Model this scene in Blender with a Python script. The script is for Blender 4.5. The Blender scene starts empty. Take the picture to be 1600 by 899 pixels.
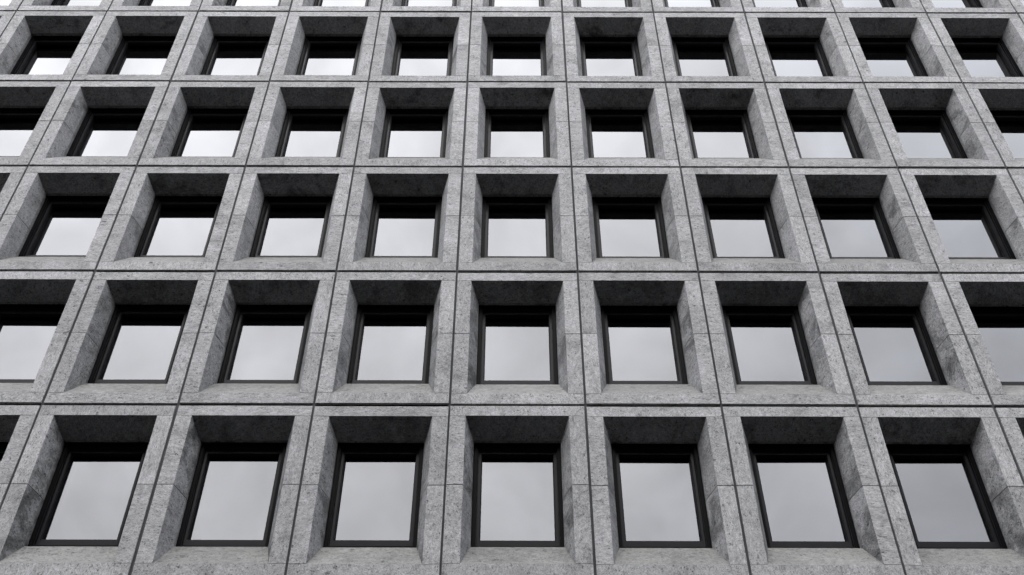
import bpy, bmesh, math, random
from mathutils import Matrix, Vector
random.seed(11)
SC = bpy.context.scene
COL = SC.collection
U = 2.0                      # one facade bay is 2 m wide; dimensions below are in bays
EYE = 1.65                   # the photographer's eye height
CAM_X, CAM_Y, CAM_Z = 0.46205, -5.88009, 6.48303
Z0 = EYE - CAM_Y * U         # height of the joint line under the second row of windows from the bottom of the photo


def W(x, y, d=0.0):
    """bay units (x along the facade, y up, d depth behind the stone face) -> metres"""
    return Vector((x * U, d * U, y * U + Z0))


# ------------------------------------------------------------------ camera
cam = bpy.data.cameras.new('camera')
cam.sensor_width = 36.0
cam.lens = 36.0 * 1850.0 / 1600.0
cam.clip_start, cam.clip_end = 0.1, 5000.0
cam_o = bpy.data.objects.new('camera', cam)
COL.objects.link(cam_o)
p_, y_, r_ = (math.radians(v) for v in (47.86459, 0.05006, 0.17409))
R = Matrix.Rotation(y_, 3, 'Y') @ Matrix.Rotation(p_, 3, 'X') @ Matrix.Rotation(r_, 3, 'Z')
M = Matrix(((1, 0, 0), (0, 0, -1), (0, 1, 0)))
m4 = (M @ R).to_4x4()
m4.translation = Vector((CAM_X * U, -CAM_Z * U, EYE))
cam_o.matrix_world = m4
SC.camera = cam_o

# ------------------------------------------------------------------ overcast sky and soft sun
SUN_EL, SUN_AZ = math.radians(47.5), math.radians(-11.0)      # azimuth measured from straight out of the facade
SUN_DIR = Vector((math.sin(SUN_AZ) * math.cos(SUN_EL), -math.cos(SUN_AZ) * math.cos(SUN_EL), math.sin(SUN_EL)))
world = bpy.data.worlds.new('World')
SC.world = world
world.use_nodes = True
nt = world.node_tree
nt.nodes.clear()


def N(t, typ, **kw):
    n = t.nodes.new(typ)
    for k, v in kw.items():
        setattr(n, k, v)
    return n


def math_(t, op, a, b=None, clamp=False):
    n = N(t, 'ShaderNodeMath', operation=op, use_clamp=clamp)
    for i, v in enumerate((a, b)):
        if v is None:
            continue
        if isinstance(v, (int, float)):
            n.inputs[i].default_value = v
        else:
            t.links.new(v, n.inputs[i])
    return n.outputs[0]


def maprange(t, v, a, b, c, d, smooth=False):
    n = N(t, 'ShaderNodeMapRange', interpolation_type='SMOOTHSTEP' if smooth else 'LINEAR')
    t.links.new(v, n.inputs[0])
    for i, q in enumerate((a, b, c, d)):
        n.inputs[i + 1].default_value = q
    return n.outputs[0]


def mixcol(t, fac, a, b, blend='MIX'):
    n = N(t, 'ShaderNodeMix', data_type='RGBA', blend_type=blend)
    for s, v in ((n.inputs[0], fac), (n.inputs[6], a), (n.inputs[7], b)):
        if isinstance(v, (int, float)):
            s.default_value = v
        elif isinstance(v, tuple):
            s.default_value = v + (1.0,) if len(v) == 3 else v
        else:
            t.links.new(v, s)
    return n.outputs[2]


sky = N(nt, 'ShaderNodeTexSky', sky_type='NISHITA')
sky.sun_disc = False
sky.sun_elevation = SUN_EL
sky.sun_rotation = math.atan2(SUN_DIR.x, SUN_DIR.y)
tc = N(nt, 'ShaderNodeTexCoord')
dot = N(nt, 'ShaderNodeVectorMath', operation='DOT_PRODUCT')
dot.inputs[1].default_value = SUN_DIR
nt.links.new(tc.outputs['Generated'], dot.inputs[0])
ang = math_(nt, 'ARCCOSINE', math_(nt, 'MINIMUM', dot.outputs['Value'], 0.99999))
glow = math_(nt, 'EXPONENT', math_(nt, 'MULTIPLY', math_(nt, 'POWER', math_(nt, 'DIVIDE', ang, 0.43), 2.0), -1.0))
cn = N(nt, 'ShaderNodeTexNoise')
cn.inputs['Scale'].default_value = 3.2
cn.inputs['Detail'].default_value = 5.0
cn.inputs['Roughness'].default_value = 0.5
nt.links.new(tc.outputs['Generated'], cn.inputs['Vector'])
cn2 = N(nt, 'ShaderNodeTexNoise')
cn2.inputs['Scale'].default_value = 13.0
cn2.inputs['Detail'].default_value = 4.0
cn2.inputs['Distortion'].default_value = 0.5
nt.links.new(tc.outputs['Generated'], cn2.inputs['Vector'])
cl = math_(nt, 'MULTIPLY', maprange(nt, cn.outputs['Fac'], 0.3, 0.7, 0.82, 1.18), maprange(nt, cn2.outputs['Fac'], 0.3, 0.7, 0.84, 1.16))
sepw = N(nt, 'ShaderNodeSeparateXYZ')
nt.links.new(tc.outputs['Generated'], sepw.inputs[0])
cie = maprange(nt, sepw.outputs[2], 0.0, 1.0, 1.8, 5.6)          # an overcast sky is a third as bright at the horizon
lum = math_(nt, 'MULTIPLY', math_(nt, 'ADD', math_(nt, 'MULTIPLY', glow, 12.6), cie), cl)
tint = mixcol(nt, math_(nt, 'MINIMUM', math_(nt, 'MULTIPLY', glow, 1.6), 1.0), (0.92, 0.965, 1.07), (1.0, 0.995, 1.02))
cloud = mixcol(nt, 1.0, tint, lum, 'MULTIPLY')
bw = N(nt, 'ShaderNodeHueSaturation')
bw.inputs['Saturation'].default_value = 0.3
nt.links.new(sky.outputs[0], bw.inputs['Color'])
skymix = mixcol(nt, 0.93, bw.outputs[0], cloud)
bg = N(nt, 'ShaderNodeBackground')
bg.inputs['Strength'].default_value = 0.15
nt.links.new(skymix, bg.inputs['Color'])
nt.links.new(bg.outputs[0], N(nt, 'ShaderNodeOutputWorld').inputs['Surface'])

sun = bpy.data.lights.new('sun', 'SUN')
sun.energy = 0.6
sun.angle = math.radians(75)
sun.color = (1.0, 0.985, 0.965)
sun_o = bpy.data.objects.new('sun', sun)
sun_o.rotation_euler = SUN_DIR.to_track_quat('Z', 'Y').to_euler()
sun_o.location = (0, -20, 60)
COL.objects.link(sun_o)

SC.view_settings.view_transform = 'Standard'
SC.view_settings.look = 'None'
SC.view_settings.exposure = 2.28
SC.view_settings.gamma = 1.0
SC.cycles.diffuse_bounces = 1
SC.cycles.max_bounces = 8


# ------------------------------------------------------------------ materials
def new_mat(name):
    m = bpy.data.materials.new(name)
    m.use_nodes = True
    t = m.node_tree
    t.nodes.clear()
    out = N(t, 'ShaderNodeOutputMaterial')
    b = N(t, 'ShaderNodeBsdfPrincipled')
    t.links.new(b.outputs[0], out.inputs[0])
    return m, t, b, out


def vmath(t, op, a, b):
    n = N(t, 'ShaderNodeVectorMath', operation=op)
    for i, v in enumerate((a, b)):
        if isinstance(v, tuple):
            n.inputs[i].default_value = v
        else:
            t.links.new(v, n.inputs[i])
    return n.outputs[0]


def noise(t, vec, scale, detail=2.0, rough=0.5, dist=0.0):
    n = N(t, 'ShaderNodeTexNoise')
    n.inputs['Scale'].default_value = scale
    n.inputs['Detail'].default_value = detail
    n.inputs['Roughness'].default_value = rough
    n.inputs['Distortion'].default_value = dist
    t.links.new(vec, n.inputs['Vector'])
    return n.outputs['Fac']


def stone_mat(name, base, warm, stretch, contrast, stain, spread=0.47):
    """grey flecked limestone; every slab its own cut (offset), tone and grain"""
    m, t, b, out = new_mat(name)
    geo = N(t, 'ShaderNodeNewGeometry')
    oi = N(t, 'ShaderNodeObjectInfo')
    rnd = oi.outputs['Random']
    off = N(t, 'ShaderNodeCombineXYZ')
    for i, k in enumerate((37.0, 91.0, 53.0)):
        t.links.new(math_(t, 'MULTIPLY', rnd, k), off.inputs[i])
    pos = vmath(t, 'ADD', geo.outputs['Position'], off.outputs[0])
    r2 = math_(t, 'FRACT', math_(t, 'MULTIPLY', rnd, 17.31))
    sc = N(t, 'ShaderNodeCombineXYZ')
    t.links.new(maprange(t, r2, 0, 1, stretch[0], stretch[1]), sc.inputs[0])
    sc.inputs[1].default_value = 1.0
    t.links.new(maprange(t, r2, 0, 1, stretch[1], stretch[0]), sc.inputs[2])
    gp = vmath(t, 'MULTIPLY', pos, sc.outputs[0])
    n_big = noise(t, pos, 1.7, 3, 0.55)
    n_mid = noise(t, gp, 7.0, 4, 0.6, 1.6)
    n_fine = noise(t, gp, 28.0, 3, 0.75, 0.8)
    n_grit = noise(t, pos, 62.0, 2, 0.7)
    c0 = lambda n, k: math_(t, 'MULTIPLY', math_(t, 'SUBTRACT', n, 0.5), k)
    v = math_(t, 'ADD', math_(t, 'ADD', c0(n_big, 0.6), c0(n_mid, 1.3)), math_(t, 'ADD', c0(n_fine, 1.7), c0(n_grit, 1.25)))
    tone = math_(t, 'ADD', math_(t, 'MULTIPLY', v, contrast), 1.0)
    # dark curling fossil seams
    n_seam = noise(t, gp, 13.0, 2, 0.5, 2.2)
    seam = maprange(t, math_(t, 'ABSOLUTE', math_(t, 'SUBTRACT', n_seam, 0.47)), 0.0, 0.035, 1.0, 0.0, True)
    seam = math_(t, 'MULTIPLY', seam, maprange(t, n_mid, 0.44, 0.62, 0.0, 0.42, True))
    tone = math_(t, 'SUBTRACT', tone, math_(t, 'MULTIPLY', seam, contrast))
    # dark shell flecks and pale crystals, ragged at the edges
    for vs, pw, sz, deep in ((10.0, 5.0, 0.36, 0.40), (34.0, 1.5, 0.44, 0.42)):
        vor = N(t, 'ShaderNodeTexVoronoi')
        vor.inputs['Scale'].default_value = vs
        t.links.new(gp, vor.inputs['Vector'])
        sep = N(t, 'ShaderNodeSeparateColor')
        t.links.new(vor.outputs['Color'], sep.inputs[0])
        size = math_(t, 'MULTIPLY', math_(t, 'POWER', sep.outputs[0], pw), sz)
        dist = math_(t, 'ADD', vor.outputs['Distance'], math_(t, 'ADD', c0(n_fine, 0.7), c0(n_grit, 0.5)))
        fleck = maprange(t, math_(t, 'SUBTRACT', size, dist), -0.06, 0.10, 0.0, 1.0, True)
        pale = math_(t, 'GREATER_THAN', sep.outputs[1], 0.62)
        tone = math_(t, 'ADD', tone, math_(t, 'MULTIPLY', math_(t, 'MULTIPLY', fleck, contrast * deep),
                                           maprange(t, pale, 0, 1, -1.0, 0.55)))
    # slab tone and weathering patches
    tone = math_(t, 'MULTIPLY', tone, maprange(t, rnd, 0, 1, 0.88, 1.12))
    if stain:
        s = maprange(t, noise(t, pos, 2.3, 6, 0.68, 0.4), spread, spread + 0.20, 0.0, 1.0, True)
        s = math_(t, 'MULTIPLY', s, maprange(t, math_(t, 'FRACT', math_(t, 'MULTIPLY', rnd, 41.7)), 0, 1, stain * 0.35, stain))
        tone = math_(t, 'MULTIPLY', tone, math_(t, 'SUBTRACT', 1.0, s))
    tone = math_(t, 'MAXIMUM', tone, 0.12)
    tint = mixcol(t, n_big, tuple(base[i] * (1 - warm[i]) for i in range(3)), tuple(base[i] * (1 + warm[i]) for i in range(3)))
    col = mixcol(t, 1.0, tint, tone, 'MULTIPLY')
    t.links.new(col, b.inputs['Base Color'])
    b.inputs['Roughness'].default_value = 0.85
    b.inputs['Specular IOR Level'].default_value = 0.2
    bump = N(t, 'ShaderNodeBump')
    bump.inputs['Strength'].default_value = 0.35
    bump.inputs['Distance'].default_value = 0.012
    t.links.new(math_(t, 'ADD', n_mid, n_fine), bump.inputs['Height'])
    t.links.new(bump.outputs[0], b.inputs['Normal'])
    return m


STONE = stone_mat('grey_limestone', (0.196, 0.194, 0.1935), (0.0, 0.0, 0.02), (0.55, 1.6), 1.02, 0.32)
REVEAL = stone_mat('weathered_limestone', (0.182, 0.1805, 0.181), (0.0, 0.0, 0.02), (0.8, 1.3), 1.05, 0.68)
STAIN_SHADE = stone_mat('stained_shaded_limestone', (0.175, 0.174, 0.175), (0.0, 0.0, 0.02), (0.8, 1.3), 1.18, 0.74, 0.42)  # mottled staining, deepened in colour to stand in for shade in the recesses
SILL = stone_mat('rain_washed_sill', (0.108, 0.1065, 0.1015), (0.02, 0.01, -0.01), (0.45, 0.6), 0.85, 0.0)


def plain(name, col, rough, spec=0.5, var=0.0, scale=8.0, metal=0.0):
    m, t, b, out = new_mat(name)
    geo = N(t, 'ShaderNodeNewGeometry')
    n = noise(t, geo.outputs['Position'], scale, 4, 0.6)
    c = mixcol(t, n, tuple(v * (1 - var) for v in col), tuple(v * (1 + var) for v in col))
    t.links.new(c, b.inputs['Base Color'])
    t.links.new(maprange(t, n, 0.3, 0.7, rough * 0.85, rough * 1.15), b.inputs['Roughness'])
    b.inputs['Specular IOR Level'].default_value = spec
    b.inputs['Metallic'].default_value = metal
    return m


FRAME = plain('dark_anodised_aluminium', (0.004, 0.004, 0.0043), 0.25, 0.009, 0.25, 5.0)
SASHM = plain('dark_grey_sash', (0.010, 0.010, 0.011), 0.24, 0.030, 0.25, 5.0)
GASKET = plain('black_rubber_gasket', (0.006, 0.006, 0.0065), 0.6, 0.05)
SEAL = plain('weathered_joint_sealant', (0.048, 0.047, 0.050), 0.8, 0.05, 0.5, 6.0)
JOINT_SHADE = plain('joint_shade_black', (0.004, 0.004, 0.004), 0.9, 0.02)
CORE = plain('dark_backing_wall', (0.03, 0.03, 0.03), 0.9, 0.1, 0.3)
ROOM = plain('dim_office_interior', (0.06, 0.06, 0.06), 0.9, 0.1, 0.2)
ADDED_BRICK = plain('added_building_dark_brick', (0.022, 0.020, 0.019), 0.9, 0.05, 0.3, 4.0)
ASPHALT = plain('asphalt', (0.017, 0.017, 0.018), 0.9, 0.3, 0.3, 3.0)
PAVE = plain('pavement_slabs', (0.026, 0.026, 0.025), 0.9, 0.3, 0.2, 2.0)

# coated office glass: a mirror-like outer face over a tinted sheet
GLASS, t, b, out = new_mat('coated_tinted_glass')
t.nodes.remove(b)
fr = N(t, 'ShaderNodeFresnel')
fr.inputs['IOR'].default_value = 1.53
gl = N(t, 'ShaderNodeBsdfGlossy')
gl.inputs['Roughness'].default_value = 0.0
gl.inputs['Color'].default_value = (0.81, 0.822, 0.855, 1)
tr = N(t, 'ShaderNodeBsdfTransparent')
tr.inputs['Color'].default_value = (0.04, 0.042, 0.043, 1)
mx = N(t, 'ShaderNodeMixShader')
t.links.new(fr.outputs[0], mx.inputs[0])
t.links.new(tr.outputs[0], mx.inputs[1])
t.links.new(gl.outputs[0], mx.inputs[2])
t.links.new(mx.outputs[0], out.inputs[0])
CLEAR, t, b, out = new_mat('inner_glass_face')
t.nodes.remove(b)
tr = N(t, 'ShaderNodeBsdfTransparent')
tr.inputs['Color'].default_value = (0.9, 0.9, 0.9, 1)
t.links.new(tr.outputs[0], out.inputs[0])


# ------------------------------------------------------------------ mesh helpers
class MB:
    def __init__(self):
        self.v, self.f, self.m = [], [], []

    def face(self, pts, mat=0):
        i = len(self.v)
        self.v += [tuple(p) for p in pts]
        self.f.append(tuple(range(i, i + len(pts))))
        self.m.append(mat)

    def hexa(self, a, c, mats=(0, 0, 0, 0, 0, 0)):
        """a: four front points (counter-clockwise seen from outside), c: the four points behind them.
        mats: front, back, bottom, right, top, left"""
        self.face(a, mats[0])
        self.face(c[::-1], mats[1])
        for k in range(4):
            n = (k + 1) % 4
            self.face((a[n], a[k], c[k], c[n]), mats[2 + k])

    def box(self, x0, x1, y0, y1, d0, d1, mats=(0,) * 6):
        a = [P(x0, y0, d0), P(x1, y0, d0), P(x1, y1, d0), P(x0, y1, d0)]
        c = [P(x0, y0, d1), P(x1, y0, d1), P(x1, y1, d1), P(x0, y1, d1)]
        self.hexa(a, c, mats)

    def ring(self, X0, X1, Y0, Y1, w, d0, d1, wb=None, wt=None, mat=0):
        """a rectangular frame of four bars; w side width, wb bottom, wt top"""
        wb = w if wb is None else wb
        wt = w if wt is None else wt
        o = [(X0, Y0), (X1, Y0), (X1, Y1), (X0, Y1)]
        i = [(X0 + w, Y0 + wb), (X1 - w, Y0 + wb), (X1 - w, Y1 - wt), (X0 + w, Y1 - wt)]
        for k in range(4):
            n = (k + 1) % 4
            q = [o[k], o[n], i[n], i[k]]
            self.face([P(*s, d0) for s in q], mat)
            self.face([P(*s, d1) for s in q[::-1]], mat)
            self.face([P(*o[n], d0), P(*o[k], d0), P(*o[k], d1), P(*o[n], d1)], mat)
            self.face([P(*i[k], d0), P(*i[n], d0), P(*i[n], d1), P(*i[k], d1)], mat)

    def mesh(self, name, mats):
        me = bpy.data.meshes.new(name)
        me.from_pydata(self.v, [], self.f)
        for m in mats:
            me.materials.append(m)
        for p, k in zip(me.polygons, self.m):
            p.material_index = k
        bm = bmesh.new()
        bm.from_mesh(me)
        bmesh.ops.remove_doubles(bm, verts=bm.verts, dist=1e-5)
        bmesh.ops.recalc_face_normals(bm, faces=bm.faces)
        bm.to_mesh(me)
        bm.free()
        me.update()
        return me


def P(x, y, d):
    return Vector((x * U, d * U, y * U))


def link(name, data, parent=None, loc=None):
    o = bpy.data.objects.new(name, data)
    COL.objects.link(o)
    if parent:
        o.parent = parent
    if loc is not None:
        o.location = loc
    return o


# ------------------------------------------------------------------ ground
def sheet(name, x0, x1, y0, y1, z, mat, thick=0.0):
    mb = MB()
    mb.face([(x0, y0, z), (x1, y0, z), (x1, y1, z), (x0, y1, z)])
    if thick:
        for (ax, ay, bx, by) in ((x0, y0, x1, y0), (x1, y0, x1, y1), (x1, y1, x0, y1), (x0, y1, x0, y0)):
            mb.face([(ax, ay, z - thick), (bx, by, z - thick), (bx, by, z), (ax, ay, z)])
    o = link(name, mb.mesh(name, [mat]))
    o['kind'] = 'structure'
    return o


sheet('ground', -2000, 2000, -2000, 2000, -0.14, ASPHALT)
sheet('pavement', -60, 60, -16, 0.5, 0.0, PAVE, 0.14)

# ------------------------------------------------------------------ unseen building, added across the street to shade the facade
mb = MB()
H = 41.5
mb.hexa([(-75, -62, -.14), (75, -62, -.14), (75, -62, H), (-75, -62, H)], [(-75, -42.0, -.14), (75, -42.0, -.14), (75, -42.0, H), (-75, -42.0, H)])
for st in range(12):
    z = 1.0 + st * 3.4
    for k in range(-24, 25):
        x = k * 3.0
        mb.hexa([(x - .9, -41.995, z), (x + .9, -41.995, z), (x + .9, -41.995, z + 1.9), (x - .9, -41.995, z + 1.9)],
                [(x - .9, -41.93, z), (x + .9, -41.93, z), (x + .9, -41.93, z + 1.9), (x - .9, -41.93, z + 1.9)], (1,) * 6)
o = link('added_shade_building', mb.mesh('added_shade_building', [ADDED_BRICK, GASKET]))
o['kind'] = 'structure'

# ------------------------------------------------------------------ the facade grid
HGAP, VGAP = 0.0300, 0.0190          # open horizontal joint, sealed vertical joint
HAIR = 0.0030
A, T, D1, B, SB = 0.1232, 0.1105, 0.1567, 0.0590, 0.1031   # face width, head height, splay depth, splay inset, soffit drop
BS, BF, BG = 0.1152, 0.3549, 0.5006   # heights above the panel's foot: sill edge, window foot, bottom of the glass
RET = 0.30                            # the stone returns straight back from the splay to here
LINES = [0.0, 1.4833, 2.9434, 4.3835, 5.8028, 7.205]
BOTTOM = [-1.5022] + LINES[:-1]
SPAN = [(-5, 5), (-5, 5), (-6, 6), (-6, 6), (-7, 7), (-7, 7)]

building = bpy.data.objects.new('office_building', None)
COL.objects.link(building)
building.location = (0, 0, 0)
building['label'] = 'grey stone office block with a regular grid of deep splayed square windows'
building['category'] = 'building'


def head_mesh():
    mb = MB()
    x0, x1 = VGAP / 2, 1 - VGAP / 2
    yt, h = -HGAP / 2, HAIR / 2
    back = RET
    yb = -T + h
    # front in three strips, so the soffit can rise from the middle one
    mb.face([P(x0, yb, 0), P(A, yb, 0), P(1 - A, yb, 0), P(x1, yb, 0), P(x1, yt, 0), P(x0, yt, 0)])
    mb.face([P(x0, yt, 0), P(x1, yt, 0), P(x1, yt, back), P(x0, yt, back)])
    mb.face([P(x0, yb, 0), P(x0, yt, 0), P(x0, yt, back), P(x0, yb, back)])
    mb.face([P(x1, yb, 0), P(x1, yb, back), P(x1, yt, back), P(x1, yt, 0)])
    mb.face([P(x0, yb, 0), P(x0, yb, back), P(A, yb, back), P(A, yb, 0)])
    mb.face([P(1 - A, yb, 0), P(1 - A, yb, back), P(x1, yb, back), P(x1, yb, 0)])
    # soffit: splayed down towards the window, then a level return
    sy = -T - SB
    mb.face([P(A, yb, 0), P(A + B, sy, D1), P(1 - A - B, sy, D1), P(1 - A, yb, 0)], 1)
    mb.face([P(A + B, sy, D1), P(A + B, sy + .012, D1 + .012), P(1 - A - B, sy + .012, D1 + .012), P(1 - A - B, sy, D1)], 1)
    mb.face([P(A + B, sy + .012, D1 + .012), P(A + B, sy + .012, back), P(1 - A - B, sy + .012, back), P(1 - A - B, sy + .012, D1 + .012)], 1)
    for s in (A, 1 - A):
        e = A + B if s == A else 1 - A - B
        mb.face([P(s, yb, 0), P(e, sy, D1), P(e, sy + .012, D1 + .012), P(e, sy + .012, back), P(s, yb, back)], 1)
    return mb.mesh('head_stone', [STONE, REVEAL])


def jamb_mesh(side, top, low, height, reveal):
    """one jamb block between heights top and low (below the panel top); ends follow the soffit and the sill mitre"""
    def X(v):
        return v if side < 0 else 1 - v
    mb = MB()
    xo = VGAP / 2
    h = HAIR / 2
    YS, YF = height - BS, height - BF
    yt = -T - h if top is None else -top - HAIR
    yl = -YS + h if low is None else -low + HAIR
    # heights at the splay's back edge
    ytb = -T - SB - h if top is None else yt
    ylb = -YF + h if low is None else yl
    f = [P(X(xo), yl, 0), P(X(A), yl, 0), P(X(A), yt, 0), P(X(xo), yt, 0)]
    mb.face(f, 0)
    mb.face([P(X(A), yl, 0), P(X(A + B), ylb, D1), P(X(A + B), ytb, D1), P(X(A), yt, 0)], 1)
    mb.face([P(X(A + B), ylb, D1), P(X(A + B), ylb, RET), P(X(A + B), ytb, RET), P(X(A + B), ytb, D1)], 1)
    mb.face([P(X(xo), yl, 0), P(X(xo), yt, 0), P(X(xo), yt, RET), P(X(xo), yl, RET)], 0)
    # end faces
    mb.face([P(X(xo), yt, 0), P(X(A), yt, 0), P(X(A), yt, D1), P(X(A), yt, RET), P(X(xo), yt, RET)], 0)
    mb.face([P(X(A), yt, 0), P(X(A + B), ytb, D1), P(X(A + B), ytb, RET), P(X(A), yt, RET)], 0)
    mb.face([P(X(xo), yl, 0), P(X(A), yl, 0), P(X(A), yl, RET), P(X(xo), yl, RET)], 0)
    mb.face([P(X(A), yl, 0), P(X(A + B), ylb, D1), P(X(A + B), ylb, RET), P(X(A), yl, RET)], 0)
    mb.face([P(X(xo), yl, RET), P(X(xo), yt, RET), P(X(A), yt, RET), P(X(A + B), ytb, RET), P(X(A + B), ylb, RET), P(X(A), yl, RET)], 0)
    return mb.mesh('jamb_stone', [STONE, reveal])


def sill_mesh(height):
    mb = MB()
    x0, x1 = VGAP / 2, 1 - VGAP / 2
    h = HAIR / 2
    YS, YF = height - BS, height - BF
    yb = -height + HGAP / 2
    yt = -YS - h
    back = RET
    mb.face([P(x0, yb, 0), P(x1, yb, 0), P(x1, yt, 0), P(1 - A, yt, 0), P(A, yt, 0), P(x0, yt, 0)], 0)
    mb.face([P(x0, yb, 0), P(x0, yb, back), P(x1, yb, back), P(x1, yb, 0)], 0)
    mb.face([P(x0, yb, 0), P(x0, yt, 0), P(x0, yt, back), P(x0, yb, back)], 0)
    mb.face([P(x1, yb, 0), P(x1, yb, back), P(x1, yt, back), P(x1, yt, 0)], 0)
    mb.face([P(x0, yt, 0), P(A, yt, 0), P(A, yt, back), P(x0, yt, back)], 0)
    mb.face([P(1 - A, yt, 0), P(x1, yt, 0), P(x1, yt, back), P(1 - A, yt, back)], 0)
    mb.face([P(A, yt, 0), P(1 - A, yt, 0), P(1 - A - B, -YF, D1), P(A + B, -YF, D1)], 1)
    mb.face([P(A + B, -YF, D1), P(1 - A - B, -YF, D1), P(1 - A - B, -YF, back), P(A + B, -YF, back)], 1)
    for s in (A, 1 - A):
        e = A + B if s == A else 1 - A - B
        mb.face([P(s, yt, 0), P(e, -YF, D1), P(e, -YF, back), P(s, yt, back)], 0)
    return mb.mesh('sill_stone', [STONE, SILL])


HEAD = head_mesh()

# window: outer frame, sash, pane, drain caps (measured from the panel's top left corner)
fx0, fx1 = A + B + .0012, 1 - A - B - .0012
FD, SD, GD = 0.194, 0.226, 0.2659     # fronts of the outer frame, the sash and the glass
FW, SW = .027, .0205                  # visible widths of frame and sash at the sides
fyt = -T - SB + .010
sx0, sx1, sy1 = fx0 + FW + .006, fx1 - FW - .006, fyt - .036


def frame_mesh(height):
    fy0 = BF - height + .001
    mb = MB()
    mb.ring(fx0, fx1, fy0, fyt, FW, FD, RET, wb=.034, wt=.030)
    mb.ring(fx0 + FW, fx1 - FW, fy0 + .034, fyt - .030, .006, FD + .014, RET, mat=1)      # dark shadow groove
    return mb.mesh('window', [FRAME, GASKET])


def sash_mesh(height):
    sy0 = BF - height + .041
    wb = BG - BF - .041 - .042
    mb = MB()
    mb.ring(sx0, sx1, sy0, sy1, SW, SD, RET, wb=wb, wt=.040)
    mb.ring(sx0 + SW, sx1 - SW, sy0 + wb, sy1 - .040, .006, SD + .008, GD + .012, wb=.008, mat=1)
    return mb.mesh('sash', [SASHM, GASKET])


def pane_mesh(height):
    mb = MB()
    mb.box(sx0 + SW - .006, sx1 - SW + .006, BG - height - .046, sy1 - .036, GD, GD + .010, (0, 1, 1, 1, 1, 1))
    return mb.mesh('pane', [GLASS, CLEAR])


def cap_mesh():
    mb = MB()
    w, hh = .019, .0065
    a = [P(-w, -hh, 0), P(w, -hh, 0), P(w, hh, 0), P(-w, hh, 0)]
    f = [P(-w * .85, -hh * .5, -.006), P(w * .85, -hh * .5, -.006), P(w * .85, hh * .3, -.006), P(-w * .85, hh * .3, -.006)]
    mb.hexa(f, a)
    return mb.mesh('drain_cap', [GASKET])


CA = cap_mesh()

for row, (k0, k1) in enumerate(SPAN):
    height = LINES[row] - BOTTOM[row]
    MID = 0.4935 * height
    reveal = STAIN_SHADE if row < 2 else REVEAL          # lower two rows get the stained, shade-darkened reveals
    sill = sill_mesh(height)
    FR, SA, PA = frame_mesh(height), sash_mesh(height), pane_mesh(height)
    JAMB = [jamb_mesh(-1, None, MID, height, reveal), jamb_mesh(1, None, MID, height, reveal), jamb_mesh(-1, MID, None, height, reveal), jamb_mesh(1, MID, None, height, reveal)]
    for k in range(k0, k1 + 1):
        o = W(k, LINES[row], 0)
        j = lambda s: random.uniform(-s, s)
        panel = bpy.data.objects.new('stone_panel', None)
        COL.objects.link(panel)
        panel.parent = building
        panel.location = o + Vector((j(.005), j(.005), j(.004)))
        panel.rotation_euler = (j(.0008), j(.0006), j(.0012))
        link('head_stone', HEAD, panel)
        for me in JAMB:
            link('jamb_stone', me, panel, (0, j(.0015), 0))
        link('sill_stone', sill, panel)
        win = link('window', FR, building, o)
        link('sash', SA, win)
        pane = link('pane', PA, win)
        pane.rotation_euler = (j(.0022), 0, j(.0030))
        for x in (fx0 + .075, fx1 - .075):
            link('drain_cap', CA, win, P(x, BF - height + .019, FD))

# sealant in the vertical joints, continuous over the storeys
ztop, zbot = LINES[-1], BOTTOM[0]
for k in range(-7, 9):
    mb = MB()
    lo = next(i for i in range(6) if SPAN[i][0] <= k <= SPAN[i][1] + 1)
    y0, y1 = BOTTOM[lo], ztop
    n = 60
    w = VGAP / 2 + .002
    d = [.0165 + random.uniform(-.0015, .0015) for _ in range(n + 1)]
    for s in range(n):
        ya, yb = y0 + (y1 - y0) * s / n, y0 + (y1 - y0) * (s + 1) / n
        for xa, xb, e, g in ((-w, 0, .004, 0), (0, w, 0, .004)):
            mb.face([P(xa, ya, d[s] - e), P(xb, ya, d[s] - g), P(xb, yb, d[s + 1] - g), P(xa, yb, d[s + 1] - e)])
    link('joint_seal', mb.mesh('joint_seal', [SEAL]), building, W(k, 0, 0))

# black strip added to put the shade into each open horizontal joint
for y in [BOTTOM[0]] + LINES:
    mb = MB()
    mb.box(-7, 8, y - HGAP / 2 - .004, y + HGAP / 2 + .004, .0215, .030)
    link('joint_shade_strip', mb.mesh('joint_shade_strip', [JOINT_SHADE]), building, (0, 0, Z0))

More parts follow.
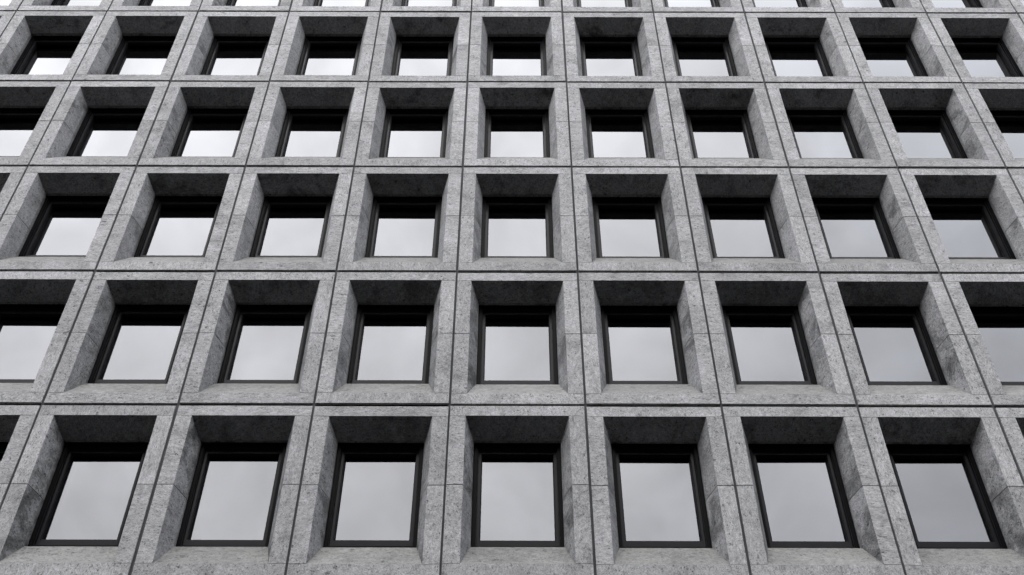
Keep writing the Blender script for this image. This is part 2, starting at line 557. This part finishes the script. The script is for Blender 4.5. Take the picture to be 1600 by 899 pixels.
# the building behind the cladding: backing wall, floors, rear
mb = MB()
xl, xr = -7 * U, 8 * U
bk = 6.0
for row in range(6):
    zt = LINES[row] * U + Z0
    zb = BOTTOM[row] * U + Z0
    yw0, yw1 = RET * U + .004, RET * U + .16
    h0, h1 = zt - (T + SB + .05) * U, zb + (BF + .02) * U
    # spandrel strip of wall above each window band, and below it
    mb.hexa([(xl, yw0, h0), (xr, yw0, h0), (xr, yw0, zt), (xl, yw0, zt)], [(xl, yw1, h0), (xr, yw1, h0), (xr, yw1, zt), (xl, yw1, zt)])
    mb.hexa([(xl, yw0, zb), (xr, yw0, zb), (xr, yw0, h1), (xl, yw0, h1)], [(xl, yw1, zb), (xr, yw1, zb), (xr, yw1, h1), (xl, yw1, h1)])
    for k in range(-7, 9):
        w = A + B + .01
        a, c = (k - w) * U, (k + w) * U
        a, c = max(a, xl), min(c, xr)
        mb.hexa([(a, yw0, h1), (c, yw0, h1), (c, yw0, h0), (a, yw0, h0)], [(a, yw1, h1), (c, yw1, h1), (c, yw1, h0), (a, yw1, h0)])
link('backing_wall', mb.mesh('backing_wall', [CORE]), building)
for z in [BOTTOM[0]] + LINES:
    mb = MB()
    zz = z * U + Z0
    mb.hexa([(xl, .70, zz - .15), (xr, .70, zz - .15), (xr, .70, zz + .15), (xl, .70, zz + .15)],
            [(xl, bk, zz - .15), (xr, bk, zz - .15), (xr, bk, zz + .15), (xl, bk, zz + .15)])
    link('floor_slab', mb.mesh('floor_slab', [ROOM]), building)
mb = MB()
zb, zt = BOTTOM[0] * U + Z0, LINES[-1] * U + Z0
for (a, c, e, f) in ((xl, xr, bk, bk + .3), (xl - .3, xl, .6, bk + .3), (xr, xr + .3, .6, bk + .3)):
    mb.hexa([(a, e, zb), (c, e, zb), (c, e, zt), (a, e, zt)], [(a, f, zb), (c, f, zb), (c, f, zt), (a, f, zt)])
link('inner_wall', mb.mesh('inner_wall', [ROOM]), building)
mb = MB()
mb.hexa([(xl, .15, 0), (xr, .15, 0), (xr, .15, zb - .03), (xl, .15, zb - .03)], [(xl, bk, 0), (xr, bk, 0), (xr, bk, zb - .03), (xl, bk, zb - .03)])
link('lower_wall', mb.mesh('lower_wall', [STONE]), building)
